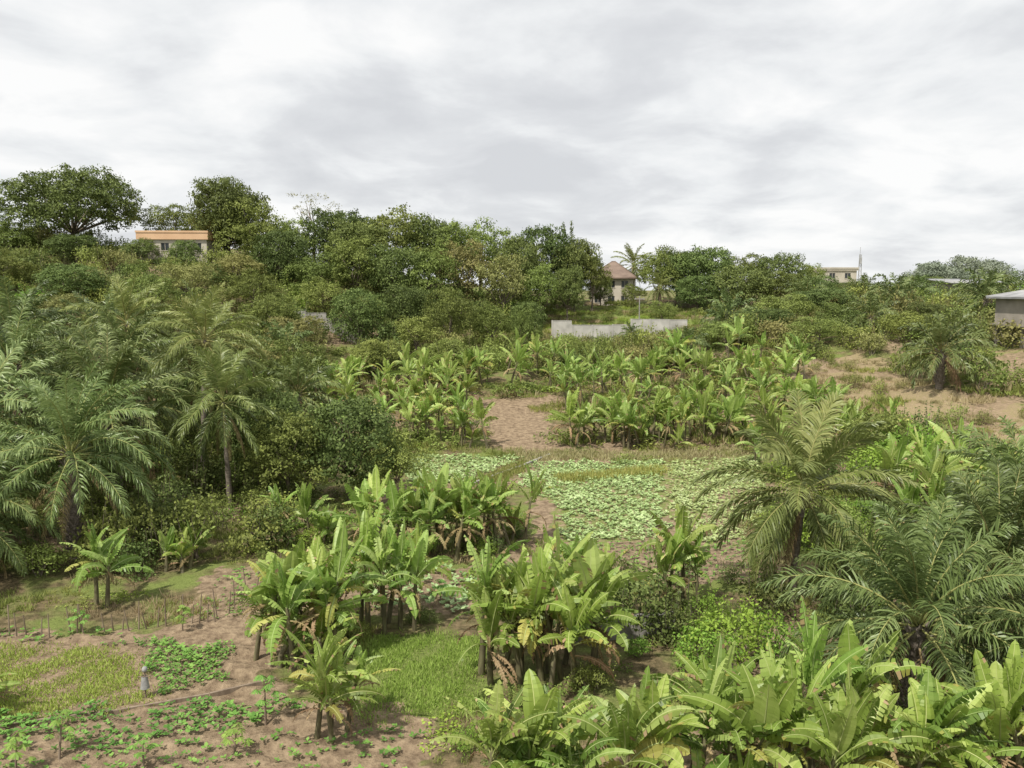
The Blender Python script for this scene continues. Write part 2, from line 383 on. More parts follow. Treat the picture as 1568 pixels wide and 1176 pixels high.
def make_banana(name,H=2.6,nleaf=9,L=2.2,W=.34,tear=.45,dead=3,yellow=1):
    mb=MB(); ln=R.normal(size=2)*.18
    top=np.array([ln[0],ln[1],H])
    tube(mb,[(0,0,-.4),(ln[0]*.3,ln[1]*.3,H*.4),(ln[0]*.7,ln[1]*.7,H*.75),tuple(top+[0,0,.15])],[.13,.11,.09,.06],8,2)
    a0=R.uniform(0,6.3)
    for i in range(nleaf):
        q=i/(nleaf-1); az=a0+i*2.4+R.normal()*.4
        elev=math.radians(86-54*q+R.normal()*11); droop=math.radians(max(8,16+66*q+R.normal()*22))
        m=0
        if i>=nleaf-yellow and R.random()<.45: m=4
        banana_leaf(mb,top-np.array([0,0,.35*q]),az,elev,L*(.85+.25*math.sin(q*pi))*R.uniform(.8,1.15),W*R.uniform(.8,1.12),droop,min(.9,tear*(.5+q)*R.uniform(.6,1.4)),.52+R.normal()*.24,m,1,R.normal()*.5,.22*R.random() if q>.25 else 0)
    for i in range(dead):
        banana_leaf(mb,top-np.array([0,0,.3+.5*R.random()]),R.uniform(0,6.3),math.radians(R.uniform(-10,15)),L*.75,W*.4,math.radians(R.uniform(80,100)),.9,R.uniform(.1,.9),3,3,R.normal()*.3)
    return mb.mesh(name,[M_ban,M_banmid,M_stem,M_dry,M_yel])

def frond(mb,base,az,elev,L,droop,nl,ll,lw,hang,fold,roll,lv,mat=1,rib=2,jit=.12,pw=1.15,rr=.045):
    n=nl; s=np.linspace(0,1,n)
    ang=elev-droop*s**pw
    azv=az+roll*.2*s
    d=np.stack([np.cos(ang)*np.cos(azv),np.cos(ang)*np.sin(azv),np.sin(ang)],-1)
    P=np.array(base)+np.cumsum(d*(L/n),0)
    side=np.stack([-np.sin(azv),np.cos(azv),np.zeros(n)],-1); up=np.cross(d,side)
    cr,sr=math.cos(roll),math.sin(roll); side,up=side*cr+up*sr,up*cr-side*sr
    k=np.arange(0,n,4); tube(mb,P[k],np.linspace(rr,.008,len(k)),4,rib,.5)
    m=s>.17; sm=(s[m]-.17)/.83
    for sg in (-1,1):
        c=m.sum(); phi=np.radians(32+30*sm)+R.normal(size=c)*.06
        f=fold+R.normal(size=c)*jit
        D=nrm(side[m]*sg*np.cos(phi)[:,None]+d[m]*np.sin(phi)[:,None]+up[m]*f[:,None])
        l=ll*np.clip(np.sin(pi*(.14+.80*sm)),.1,1)**.7*R.uniform(.85,1.1,c)
        h=hang*R.uniform(.6,1.3,c)
        D2=nrm(D+np.array([0,0,-1.])*h[:,None]); D3=nrm(D2+np.array([0,0,-1.])*h[:,None]*1.2)
        A=P[m]; B=A+D*l[:,None]*.35; C=B+D2*l[:,None]*.35; E=C+D3*l[:,None]*.3
        wv=nrm(d[m]+up[m]*R.normal(size=(c,1))*.5); w=lw*R.uniform(.8,1.2,c)[:,None]
        V=np.stack([A-wv*w*.25,A+wv*w*.25,B+wv*w*.5,B-wv*w*.5,B-wv*w*.5,B+wv*w*.5,C+wv*w*.42,C-wv*w*.42,C-wv*w*.42,C+wv*w*.42,E+wv*w*.06,E-wv*w*.06],1).reshape(-1,3)
        lvv=np.repeat(np.clip(lv+R.normal(size=c)*.1,0,1),3)
        mb.add(V,np.arange(len(V)).reshape(-1,4),mat,lvv)

def make_coconut(name,TH=6,lean=(.5,0),L=4.4,nf=24,dead=2,lo=-38,lw=.075,nl=60,ll=.9):
    mb=MB(); t=np.linspace(0,1,14)
    P=np.stack([lean[0]*t**1.6,lean[1]*t**1.6,-.5+(TH+.5)*t],-1)
    rad=np.linspace(.2,.12,14)*(1+.08*np.sin(np.arange(14)*2.9)); rad[0]=.3
    tube(mb,P,rad,9,0)
    top=P[-1]
    for i in range(nf):
        q=(i+.5)/nf; az=i*2.4+R.normal()*.2
        elev=math.radians(84-(84-lo)*q**1.1+R.normal()*6); droop=math.radians(35+42*math.sin(q*pi)+R.normal()*9)
        frond(mb,top+np.array([0,0,.15-.3*q]),az,elev,L*(.82+.2*math.sin(q*pi))*R.uniform(.9,1.05),droop,nl,ll,lw,.35+.3*q,.22,R.normal()*.35,.65-.3*q+R.normal()*.12)
    for i in range(dead):
        frond(mb,top-np.array([0,0,.3]),R.uniform(0,6.3),math.radians(-55),L*.75,math.radians(30),50,.5,.05,.9,-.2,0,.5,3,3)
    for i in range(9):
        a=R.uniform(0,6.3); c=top+np.array([.28*math.cos(a),.28*math.sin(a),-.3+R.normal()*.08])
        th=np.linspace(0,pi,6); tube(mb,[c+np.array([0,0,.14*math.cos(x)]) for x in th],[max(.01,.11*math.sin(x)) for x in th],7,2,.5)
    return mb.mesh(name,[M_palmbark,M_coco,M_rachis,M_dry])

def make_oilpalm(name,TH=3,L=4.5,nf=30,dead=3,lw=.05,nl=60,lo=-20):
    mb=MB(); t=np.linspace(0,1,12)
    P=np.stack([.1*t,0*t,-.5+(TH+.5)*t],-1); tube(mb,P,np.array([.32,.3,.28,.27,.27,.27,.28,.29,.3,.32,.33,.25]),10,0)
    for i in range(int(TH*26)):
        a=i*2.4; z=.2+i/26.; b=np.array([.25*math.cos(a),.25*math.sin(a),z]); e=b+np.array([.22*math.cos(a),.22*math.sin(a),.28])
        tube(mb,[b,(b+e)/2,e],[.07,.055,.03],4,0)
    top=np.array([.1,0,TH])
    for i in range(nf):
        q=(i+.5)/nf; az=i*2.4+R.normal()*.2
        elev=math.radians(86-(86-lo)*q+R.normal()*5); droop=math.radians(34+48*math.sin(q*pi*.9)+R.normal()*8)
        frond(mb,top+np.array([.1*math.cos(az),.1*math.sin(az),.2-.4*q]),az,elev,L*(.8+.22*math.sin(q*pi))*R.uniform(.9,1.06),droop,nl,.85,lw,.5,.15,R.normal()*.35,.55+R.normal()*.17,jit=.35,pw=1.3,rr=.05)
    for i in range(dead):
        frond(mb,top-np.array([0,0,.4]),R.uniform(0,6.3),math.radians(-35),L*.75,math.radians(50),45,.6,.045,.8,-.2,0,.5,3,3)
    return mb.mesh(name,[M_palmbark,M_oil,M_rachis,M_dry])

def make_papaya(name,H=1.6,nf=9,pl=.5,lr=.3):
    mb=MB(); tube(mb,[(0,0,-.2),(.03,0,H*.5),(.05,.02,H)],[.05,.04,.025],6,0)
    for i in range(nf):
        az=i*2.4+R.normal()*.3; el=math.radians(75-85*i/nf); top=np.array([.05,.02,H-.04*i])
        d=np.array([math.cos(el)*math.cos(az),math.cos(el)*math.sin(az),math.sin(el)]); e=top+d*pl*R.uniform(.6,1.15)
        tube(mb,[top,(top+e)/2+[0,0,.03],e],[.012,.01,.008],3,2,.6)
        h=np.array([math.cos(az),math.sin(az),0]); sd=np.array([-math.sin(az),math.cos(az),0])
        th=np.radians(np.array([-130,-90,-50,-15,20,55,95,130])); D=np.cos(th)[:,None]*h+np.sin(th)[:,None]*sd+np.array([0,0,-.6])
        l=lr*R.uniform(.7,1.1,8); N=np.tile([0,0,1.],(8,1))+R.normal(size=(8,3))*.35
        leafq(mb,e+nrm(D)*l[:,None]*.5,D,N,l,l*.3,R.uniform(.3,.9,8),1)
        leafq(mb,e+nrm(D)*l[:,None]*.75+np.cross(nrm(D),[0,0,1])*.04,D+sd*.5,N,l*.45,l*.2,R.uniform(.3,.9,8),1)
    return mb.mesh(name,[M_wood,M_crop2,M_rachis])

def patch_mb(kind,rad=1.6,n=520,hgt=.4,w=.035):
    mb=MB()
    if kind=='grass':
        nt=40; a=R.uniform(0,6.3,nt); q=rad*np.sqrt(R.uniform(0,1,nt)); tc=np.stack([q*np.cos(a),q*np.sin(a)],-1)
        id=R.integers(0,nt,n); B=np.zeros((n,3)); B[:,:2]=tc[id]+R.normal(size=(n,2))*.12
        th=R.uniform(.5,1.2,nt)[id]
        T=nrm(np.stack([R.normal(size=n)*.42,R.normal(size=n)*.42,np.ones(n)],-1)); L=hgt*th*R.uniform(.6,1.2,n)
        N=nrm(np.cross(T,R.normal(size=(n,3))))
        leafq(mb,B+T*L[:,None]*.45,T,N,L,w*R.uniform(.7,1.4,n),np.clip(R.uniform(0,.5,nt)[id]+R.uniform(0,.5,n),0,1),0)
    else:
        nt=26; tc=np.stack([rad*R.uniform(-.9,.9,nt),rad*R.uniform(-.9,.9,nt)],-1); hh=R.uniform(.4,1.3,nt)*hgt
        id=R.integers(0,nt,n); P=np.zeros((n,3)); P[:,:2]=tc[id]+R.normal(size=(n,2))*.16*rad/1.6; P[:,2]=hh[id]*R.uniform(.1,1,n)
        T=nrm(R.normal(size=(n,3))*np.array([1,1,.5])); N=nrm(R.normal(size=(n,3))*.6+np.array([0,0,1])); L=w*R.uniform(.6,1.4,n)
        leafq(mb,P,T,N,L,L*.55,np.clip(R.uniform(0,.6,nt)[id]+R.uniform(0,.4,n),0,1),0)
    return mb

# variants
T_mango=[make_tree(f'mango_mesh{i}',10,5.2,.14,22,2.0,M_mango) for i in range(3)]
T_big=make_tree('dome_tree_mesh',12.5,8.8,.06,46,2.4,M_mango,.36,13,.85,low=-.6,jit=.5)
T_broad=[make_tree(f'broad_mesh{i}',10,4.6,.16,18,1.7,M_tree,.3,13,.7,'rand' if i%2 else 'round') for i in range(4)]
T_layer=[make_tree(f'layer_mesh{i}',11,5,.3,20,1.7,M_mango if i else M_tree,.3,14,.6,'layer') for i in range(2)]
T_olive=[make_tree(f'olive_mesh{i}',9,4,.18,16,1.4,M_olive,.28,12,.65,'rand') for i in range(2)]
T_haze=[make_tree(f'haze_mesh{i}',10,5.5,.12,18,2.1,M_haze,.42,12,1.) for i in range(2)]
T_sparse=make_tree('sparse_mesh',11,5,.45,13,1.2,M_olive,.2,5,.9,'layer')
def bmesh_(mbs,mat,nm): return [m.mesh(f'{nm}{i}',[M_bark,mat]) for i,m in enumerate(mbs)]
BN=[bush_mb(1.7,2.3) for i in range(4)]
BF=[bush_mb(1.8,2.4,.22,7,12,.5,7) for i in range(6)]
B_dark=bmesh_(BN[:2],M_mango,'thicket_mesh'); B_bright=bmesh_(BN[2:],M_bright,'bright_bush_mesh')
BAN=[make_banana(f'banana_mesh{i}',R.uniform(1.9,2.9),int(R.integers(8,13)),R.uniform(2.1,2.7),R.uniform(.28,.38),R.uniform(.35,.85),int(R.integers(1,5)),2) for i in range(16)]
BANs=[make_banana(f'banana_young_mesh{i}',R.uniform(.7,1.3),7,1.8,.28,.25,1,0) for i in range(3)]
COC=[make_coconut('coconut_meshA',5.0,(.6,.1),5.2,32,3,-58,.085,72,1.05),make_coconut('coconut_meshB',7.0,(-.3,.2),4.7,25,4,-48,.085),make_coconut('coconut_meshC',10.5,(.9,.3),4.9,25,4,-48,.085)]
OIL=[make_oilpalm('oilpalm_meshA',3.3,4.9,38,4,.064,80),make_oilpalm('oilpalm_meshB',5.4,5.5,38,5,.085,70),make_oilpalm('oilpalm_meshC',3,4.2,26,4,.13,36),make_oilpalm('oilpalm_meshD',8.2,5.2,32,5,.09,60)]
PAP=[make_papaya(f'papaya_mesh{i}',R.uniform(1.1,1.8)) for i in range(3)]
PG=[patch_mb('grass',1.7,600,.5,.038) for i in range(3)]
PW=[patch_mb('weed',1.7,600,.5,.15) for i in range(3)]
FG=[patch_mb('grass',2.0,300,.75,.09) for i in range(2)]
FW=[patch_mb('weed',2.1,320,.8,.27) for i in range(3)]
pick=lambda L:L[int(R.integers(0,len(L)))]

def put(name,me,x,y,s=1,sz=None,parent=None,rz=None,sink=0,tilt=0):
    if sz is None: sz=s
    if rz is None: rz=R.uniform(0,2*pi)
    return obj(name,me,(x,y,gz(x,y)-sink),rz,(s,s,sz),parent,(R.normal()*tilt,R.normal()*tilt))

def mass(name,specs,mats,n,xr,yr,smin,smax,cond=None,wedge=.78,sink=.1,szv=.2):
    out=MB(); c=0;k=0
    while c<n and k<n*30:
        k+=1; y=math.sqrt(R.uniform(yr[0]**2,yr[1]**2)); x=R.uniform(xr[0],xr[1])
        if abs(x)>wedge*y+6: continue
        if cond and not cond(x,y): continue
        m,mp=pick(specs); v,q,qm,ql=m.packed()
        s=R.uniform(smin,smax); sz=s*R.uniform(1-szv,1+szv); a=R.uniform(0,2*pi); ca_,sa=math.cos(a),math.sin(a)
        V=np.stack([(v[:,0]*ca_-v[:,1]*sa)*s+x,(v[:,0]*sa+v[:,1]*ca_)*s+y,v[:,2]*sz+gz(x,y)-sink],-1)
        out.add(V,q,np.array(mp)[qm],ql,R.random()); c+=1
    return obj(name,out.mesh(name,mats))

def tree_at(name,me,x,y,w,top,w0,h0):
    g=gz(x,y); h=top-g; put(name,me,x,y,w/w0,h/h0)
tree_at('mango_tree',T_big,-70.5,130,19.5,33.4,17.5,12.8)
ridge=[(-58,138,9,28,'b'),(-51,139,8,26,'m'),(-46.0,132,11.5,31.2,'m'),(-41,129,11,27.4,'b'),(-36,131,9,25,'b'),(-28.5,132,10,27.0,'m'),
(-20,132,13,27.6,'b'),(-24.5,128,9,25,'m'),(-13.5,134,11,26.0,'m'),(-9,131,9,24,'b'),(-5.2,136,11,25.6,'b'),(1,131,9,22.0,'m'),(5.5,136,10.5,24.2,'m'),(10.4,135,8,22.4,'m'),(13.3,134,6,20.6,'b'),
(26.5,143,9,21.6,'b'),(30,146,9,20.6,'m'),(33.8,143,11,21.4,'m'),(41.7,143,9,19.8,'b'),(47,142,9,19.6,'m'),(53,144,7,18.2,'b'),(38,134,11,17.5,'m'),(45,134,9,16.5,'b'),(31,134,8,16,'m'),(51,134,8,15.6,'m'),(58,146,7,15.0,'m'),
(-35,122,9,22.5,'m'),(-29,119,9,19,'b'),(-24,121,10,21.5,'b'),(-17,121,9,20.5,'m'),(-11.5,121,9,19.5,'b'),(-7.5,124,9,21.5,'o'),(-1.5,123,9,19.3,'o'),(4,126,7,17.5,'b'),(8.8,127.5,6,17,'m'),
(-66,122,8,22,'m'),(-78,124,9,24,'b'),(-86,128,10,27,'m'),(-95,130,12,29,'b'),(-40,118,8,19,'o'),(-80,112,9,21,'b'),
(64,150,7,15.6,'b'),(77,160,8,15,'b'),(84,162,9,16.5,'m'),(90,150,8,16.5,'b'),(100,150,10,18,'m'),(66,138,6,12.6,'m'),
(15.6,141,4.5,15.4,'m'),(21.5,142,4.5,14.8,'b'),(-57.5,124.5,5,21.4,'b'),(-50,123.5,4.5,21.2,'m')]
for x,y,w,top,k in ridge:
    if k=='m': tree_at('mango_tree',pick(T_mango),x,y,w,top,10.4,10)
    elif k=='b': tree_at('broadleaf_tree',pick(T_broad),x,y,w,top,9,10)
    else: tree_at('olive_leaved_tree',pick(T_olive),x,y,w,top,8,9)
tree_at('spreading_tree',T_layer[1],-47.5,133,9,31.8,9.6,11)
tree_at('sparse_tree',T_sparse,-33.3,136,9.5,29.4,10,11)
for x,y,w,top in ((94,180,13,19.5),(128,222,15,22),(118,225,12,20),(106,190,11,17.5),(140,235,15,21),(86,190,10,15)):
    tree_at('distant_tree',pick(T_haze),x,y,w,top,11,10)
mb=MB(); tube(mb,[(0,0,-.5),(0,0,4),(0,0,9)],[.15,.1,.02],6,0)
for z in np.linspace(1.5,8.8,26):
    r=.95*(1-z/9.6)+.12; crown(mb,[((R.normal()*.08,R.normal()*.08,z),(r,r,.35))],1,.2,.22,8,.12)
M_con=mb.mesh('conifer_mesh',[M_bark,M_mango])
for x,y,top in ((9.0,140,25.0),(10.4,141,25.3)): tree_at('cypress_tree',M_con,x,y,1.9,top,2.1,9)

low=[(-10.6,51,6.5,6.9,'d'),(-14.2,50,5.5,6.2,'g'),(-7.8,50.5,4.5,4.8,'g'),(-17,54,6,6.5,'d'),(-8,104,7,13.8,'g'),(-15.2,88,6,8.3,'g'),(-7.5,91,6.5,8.2,'b'),(1.5,101,4,11.5,'b'),(-25,92,7,11,'o'),(-12,98,6,10.5,'b'),(-30,98,7,13,'b'),(23.5,125,4.5,11.8,'g'),
(-21,76,6,9,'b'),(-27,78,6,10,'o'),(8,99,5,8,'b'),(27,100,7,10,'b'),(33,104,7,11.5,'m'),(38,112,8,13,'b'),(46,118,8,14,'m'),(52,112,7,12.5,'o'),(36,94,6,10.5,'b'),
(-46,100,8,16,'b'),(-56,102,8,17,'m'),(-52,92,7,13.5,'o'),(-66,104,8,19,'b'),(-42,88,7,12.5,'b'),(-38,82,7,11,'m'),(-22,63,6,6.5,'d'),(-27,68,6,8,'d'),(-20,104,7,13.8,'m'),(66,112,7,13,'b'),(27,57,5,5,'g'),
(-35,108,7,16.5,'b'),(-44,108,7,17.5,'o'),(-14,108,7,14.5,'m'),(-3,108,6,12.5,'b'),(2,113,5,12,'m'),(-26,110,7,15.5,'b'),(42,103,6,12,'b'),(52,100,6,12,'m'),(45,90,6,11.5,'b')]
for x,y,w,top,k in low:
    if k in 'dm': tree_at('mango_tree',pick(T_mango),x,y,w,top,10.4,10)
    elif k=='g': tree_at('leafy_tree',pick(T_broad[:2]),x,y,w,top,9,10)
    elif k=='b': tree_at('broadleaf_tree',pick(T_broad),x,y,w,top,9,10)
    else: tree_at('olive_leaved_tree',pick(T_olive),x,y,w,top,8,9)

# ---- palms
put('coconut_palm',COC[0],12.4,34,1,rz=.4)
put('coconut_palm',COC[1],-17.8,49,.97,rz=2.)
put('coconut_palm',COC[2],-20.6,52,.97,rz=1.)
put('coconut_palm',COC[2],-28.2,60,.98,rz=4.)
put('coconut_palm',COC[1],-23.5,60,1.05,rz=5.)
put('coconut_palm',COC[1],-26,70,1.05,rz=2.)
put('coconut_palm',COC[2],-24.5,64,.85,rz=3.)
put('coconut_palm',COC[1],22.6,152,1.1,rz=3.); put('coconut_palm',COC[1],24.2,133,.7,rz=3.)
put('oil_palm',OIL[0],12.9,24.2,1.0,rz=.9)
put('oil_palm',OIL[0],17.3,27.5,1.05,rz=5.)
put('oil_palm',OIL[1],21.5,32,.85,rz=2.4)
put('oil_palm',OIL[0],17.2,22.5,.9,rz=2.)
put('oil_palm',OIL[1],-22.4,39.5,1.0,rz=.2)
put('oil_palm',OIL[1],-28.5,42,1.1,rz=2.2)
put('oil_palm',OIL[3],-31.5,50,1.0,rz=1.2)
put('oil_palm',OIL[1],-24.5,48,1.15,rz=3.2)
put('oil_palm',OIL[3],-27,55,.95,rz=4.2)
put('oil_palm',OIL[3],-37.5,60,1.05,rz=4.9)
put('oil_palm',OIL[3],-34,66,.95,rz=.9)
put('oil_palm',OIL[0],-25.6,36,.95,rz=3.)
put('oil_palm',OIL[0],-30,37,1.1,rz=1.)
for x,y,s in ((40.5,75,1.15),(60,101,1.2),(52,108,1.1),(31,113,1.1),(29,110,.8),(-19,70,1.),(-24,84,1.),(17,114,.5),(66,95,1.0),(47,128,1.1),(56,128,1.1),(66,130,1.),(-42,66,1.3),(-48,74,1.3),(-36,76,1.3),(-50,62,1.3),(21,95,.7),(44,98,.9),(70,120,1.1)):
    put('oil_palm',OIL[2],x,y,s)

# ---- banana plants
def ban(x,y,s=1.,young=False):
    put('banana_plant',pick(BANs if young else BAN),x,y,s*R.uniform(.82,1.12),s*R.uniform(.8,1.12),tilt=.1)
def cluster(cx,cy,rx,ry,n,s=1.,md=.6,young=.2):
    pts=[]; k=0
    while len(pts)<n and k<600:
        k+=1; a=R.uniform(0,6.3); q=math.sqrt(R.random()); p=(cx+rx*q*math.cos(a),cy+ry*q*math.sin(a))
        if all((p[0]-u)**2+(p[1]-v)**2>md**2 for u,v in pts): pts.append(p)
    for p in pts: ban(p[0],p[1],s,R.random()<young)
cluster(-8.0,28.6,1.8,1.2,13,1.0,.55)
cluster(-5.0,31.8,1.6,1.0,8,.92)
cluster(1.0,27.6,2.3,1.3,16,1.0,.55)
cluster(-5.8,23.6,.7,.5,4,.68)
cluster(-4.4,41,3.4,1.4,18,.92)
cluster(-.2,41.6,1.6,1.1,6,.9)
cluster(-11,42.5,1.5,1.1,6,.88)
cluster(-18,33.5,.4,.4,2,.8)
cluster(-16.5,38.5,1.3,1,4,.85)
cluster(7.4,32.4,1.2,1.0,4,.9)
cluster(3.4,33.8,1.2,.8,3,.8)
cluster(3.8,19.8,3.2,1.2,13,.9)
cluster(8.8,19.8,2.8,1.3,12,.92)
cluster(8.3,23.8,2.2,.8,3,.6)
cluster(-.6,19.6,1.3,.8,4,.8)
cluster(14.6,18.8,1.8,1.2,7,.95)
cluster(-17.6,25.2,.4,.4,2,.8)
cluster(26,46,4.5,3.5,18,1.0)
cluster(22,38,3.,2.5,8,1.)
cluster(27.5,60,3,4,9,.9)
def region(poly,n,md,s=.95,young=.15,gap=0):
    xs=[p[0] for p in poly]; ys=[p[1] for p in poly]; pts=[];k=0
    while len(pts)<n and k<n*60:
        k+=1; p=(R.uniform(min(xs),max(xs)),R.uniform(min(ys),max(ys)))
        if gap and math.sin(p[0]*.9+1)*math.sin(p[1]*.7+2)+.5*math.sin(p[0]*.37+p[1]*.5)<gap-.8: continue
        if inpoly(*p,poly) and all((p[0]-u)**2+(p[1]-v)**2>md**2 for u,v in pts): pts.append(p)
    for p in pts: ban(p[0],p[1],s*R.uniform(.8,1.12),R.random()<young)
region([(4.5,66.3),(18.5,66.5),(19,70.5),(4.5,70.5)],34,.6,.96,.12,.35)
region([(-12,65.5),(-1.2,66),(-3.6,72),(-5,86),(-21,88),(-20,70)],68,.8,.9,.25,.7)
region([(4,78),(19,74),(30,70),(31,88),(28,95),(4,94)],76,.9,.92,.2,.8)
region([(18,62),(26,58),(29,66),(26,74),(19,70)],18,1.0,.9,.2,.4)
region([(-5,86),(3,86),(3,96),(-5,94)],12,1.2,1.)
region([(-34,72),(-20,66),(-20,80),(-30,84)],14,1.2,.95)

for x,y,s in ((-8.0,24.4,.85),(-8.4,22.6,.8),(-10.8,21.8,.8),(-13.6,22.4,.8),(-14.4,21.6,.8),(-17.5,31,.8),(-13.5,31.2,.7),(-3.2,34.2,.9)):
    put('papaya_plant',pick(PAP),x,y,s,s*R.uniform(.7,1.15),tilt=.08)
for me,x,y,s in ((B_dark[0],5.4,31,1.15),(B_dark[1],6.3,30.2,.8),(B_bright[0],8.3,28,.95),(B_bright[1],9.8,28.6,.8),(B_bright[0],7.0,27.3,.75),(B_dark[0],13.5,30.5,1.),(B_dark[1],10.9,33,.9),(B_bright[1],28,55,1.7),(B_dark[1],33,63,1.2),(B_bright[0],24,52,1.3)):
    put('leafy_shrub',me,x,y,s)

# ---- masses of scrub, each ONE merged object
BANREG=[[(3,64),(19,65),(31,70),(32,88),(30,95),(3,93)],[(-13,65),(4,65),(4,90),(-21,88),(-21,70)]]
hill=lambda x,y: not blocked(x,y,NOVEG+[TERR,WALLF,BUNG,HOUSEZ,SLOPE_B,SOIL_ROW,SLOPE_R]+BANREG)
LM=[M_bark,M_bush,M_olive,M_mango,M_bright,M_tree]
sp=[(m,[0,k]) for m in BF for k in (1,1,5,2,3)]+[(BF[0],[0,4])]
mass('hillside_scrub',sp,LM,960,(-95,95),(66,134),.4,1.5,hill,szv=.35)
GM=[M_bush,M_grass,M_straw,M_bright,M_lawn]
us=[(m,[0]) for m in FW]*2+[(m,[1]) for m in FG]+[(FG[0],[2]),(FG[1],[2])]
mass('hillside_undergrowth',us,GM,1200,(-95,95),(64,142),.8,1.4,lambda x,y:not blocked(x,y,NOVEG+[TERR,SLOPE_B,SLOPE_R,BUNG]) and math.sin(x*.4)*math.cos(y*.33+1)<.55)
mass('bungalow_garden_grass',[(FG[0],[1]),(FW[0],[0])],GM,50,(-63,-46),(118,129),.6,.9,lambda x,y:blocked(x,y,[BUNG]))
mass('banana_undergrowth',[(PW[0],[0]),(PW[1],[3]),(PG[0],[1]),(PG[1],[2]),(PG[2],[1])],GM,190,(-22,40),(64,95),.8,1.2,lambda x,y:blocked(x,y,BANREG) and not blocked(x,y,[SOIL_TOP,SOIL_ROW]))
mass('slope_grass',[(FG[0],[2]),(FG[1],[1]),(PG[0],[2]),(PG[1],[2])],GM,75,(28,62),(54,92),.6,1.0,lambda x,y:blocked(x,y,[SLOPE_R]))
mass('slope_shrubs',[(BF[0],[0,2]),(BF[1],[0,1]),(BF[2],[0,1])],LM,22,(28,62),(54,92),.3,.7,lambda x,y:blocked(x,y,[SLOPE_R]))
mass('terrace_grass',[(FG[0],[4]),(FG[1],[1]),(FG[1],[2])],GM,160,(3,30),(121,140),.6,.9,lambda x,y:blocked(x,y,[TERR]),szv=.1)
mass('terrace_shrubs',[(BF[0],[0,1]),(BF[1],[0,5])],LM,22,(3,30),(123,140),.35,.8,lambda x,y:blocked(x,y,[TERR]))
mass('wall_foot_scrub',[(BF[0],[0,1]),(BF[1],[0,2]),(BF[2],[0,5])],LM,80,(3,28),(107,118.5),.35,.8,lambda x,y:blocked(x,y,[WALLF]))
left=lambda x,y: x<-12-(y-38)*.12 and not blocked(x,y,NOVEG+[SOIL_L2]) and not (y<36 and x>-22)
mass('woodland_thicket',[(BN[0],[0,3]),(BN[1],[0,3]),(BN[2],[0,1]),(BN[3],[0,5])],LM,160,(-60,-12),(35,68),.6,1.3,left)
right=lambda x,y: x>max(14.5,12.5+(y-30)*.2) and not blocked(x,y,[SLOPE_R])
mass('valley_thicket',[(BN[0],[0,3]),(BN[1],[0,1]),(BN[2],[0,1]),(BN[3],[0,4])],LM,130,(14,62),(27,60),.5,1.05,right)
mass('valley_weeds',[(PW[0],[0]),(PW[1],[0]),(PW[2],[3]),(PG[0],[1]),(PG[1],[1]),(PG[2],[2])],GM,460,(-45,45),(17,67),.55,1.05,lambda x,y: not blocked(x,y) and not (blocked(x,y,[SOIL_L2]) and R.random()<.7))
mass('valley_shrubs',[(BN[2],[0,4]),(BN[3],[0,1]),(BN[0],[0,3])],LM,110,(-16,15),(18,46),.2,.55,lambda x,y: not blocked(x,y))

# lawn + beds + crops
def sample(poly,n):
    xs=[p[0] for p in poly]; ys=[p[1] for p in poly]
    x=R.uniform(min(xs),max(xs),n*4); y=R.uniform(min(ys),max(ys),n*4); m=inpoly(x,y,poly); return x[m][:n],y[m][:n]
def bladefield(name,poly,n,h,w,mat,patch=True,sd=.8):
    x,y=sample(poly,n); x=x+R.normal(size=len(x))*.3; y=y+R.normal(size=len(x))*.3
    if patch:
        f=np.sin(x*1.7+1)*np.cos(y*1.4)+.7*np.sin(x*3.1-y*2.3); k=f+R.normal(size=len(x))*sd>-.8; x,y=x[k],y[k]; f=f[k]
    else: f=np.zeros(len(x))
    n=len(x); z=ground(x,y); T=nrm(np.stack([R.normal(size=n)*.5,R.normal(size=n)*.5,np.ones(n)],-1)); L=h*R.uniform(.4,1.5,n)*(1+.3*f)
    N=nrm(np.cross(T,R.normal(size=(n,3)))); mb=MB()
    leafq(mb,np.stack([x,y,z],-1)+T*L[:,None]*.4,T,N,L,w,np.clip(.55+.2*f+R.normal(size=n)*.25,0,1),0)
    obj(name,mb.mesh(name,[mat]))
bladefield('lawn_grass',LAWN,15000,.18,.03,M_lawn)
bladefield('bed_grass',BED1,13000,.15,.035,M_lawn,True,.5)
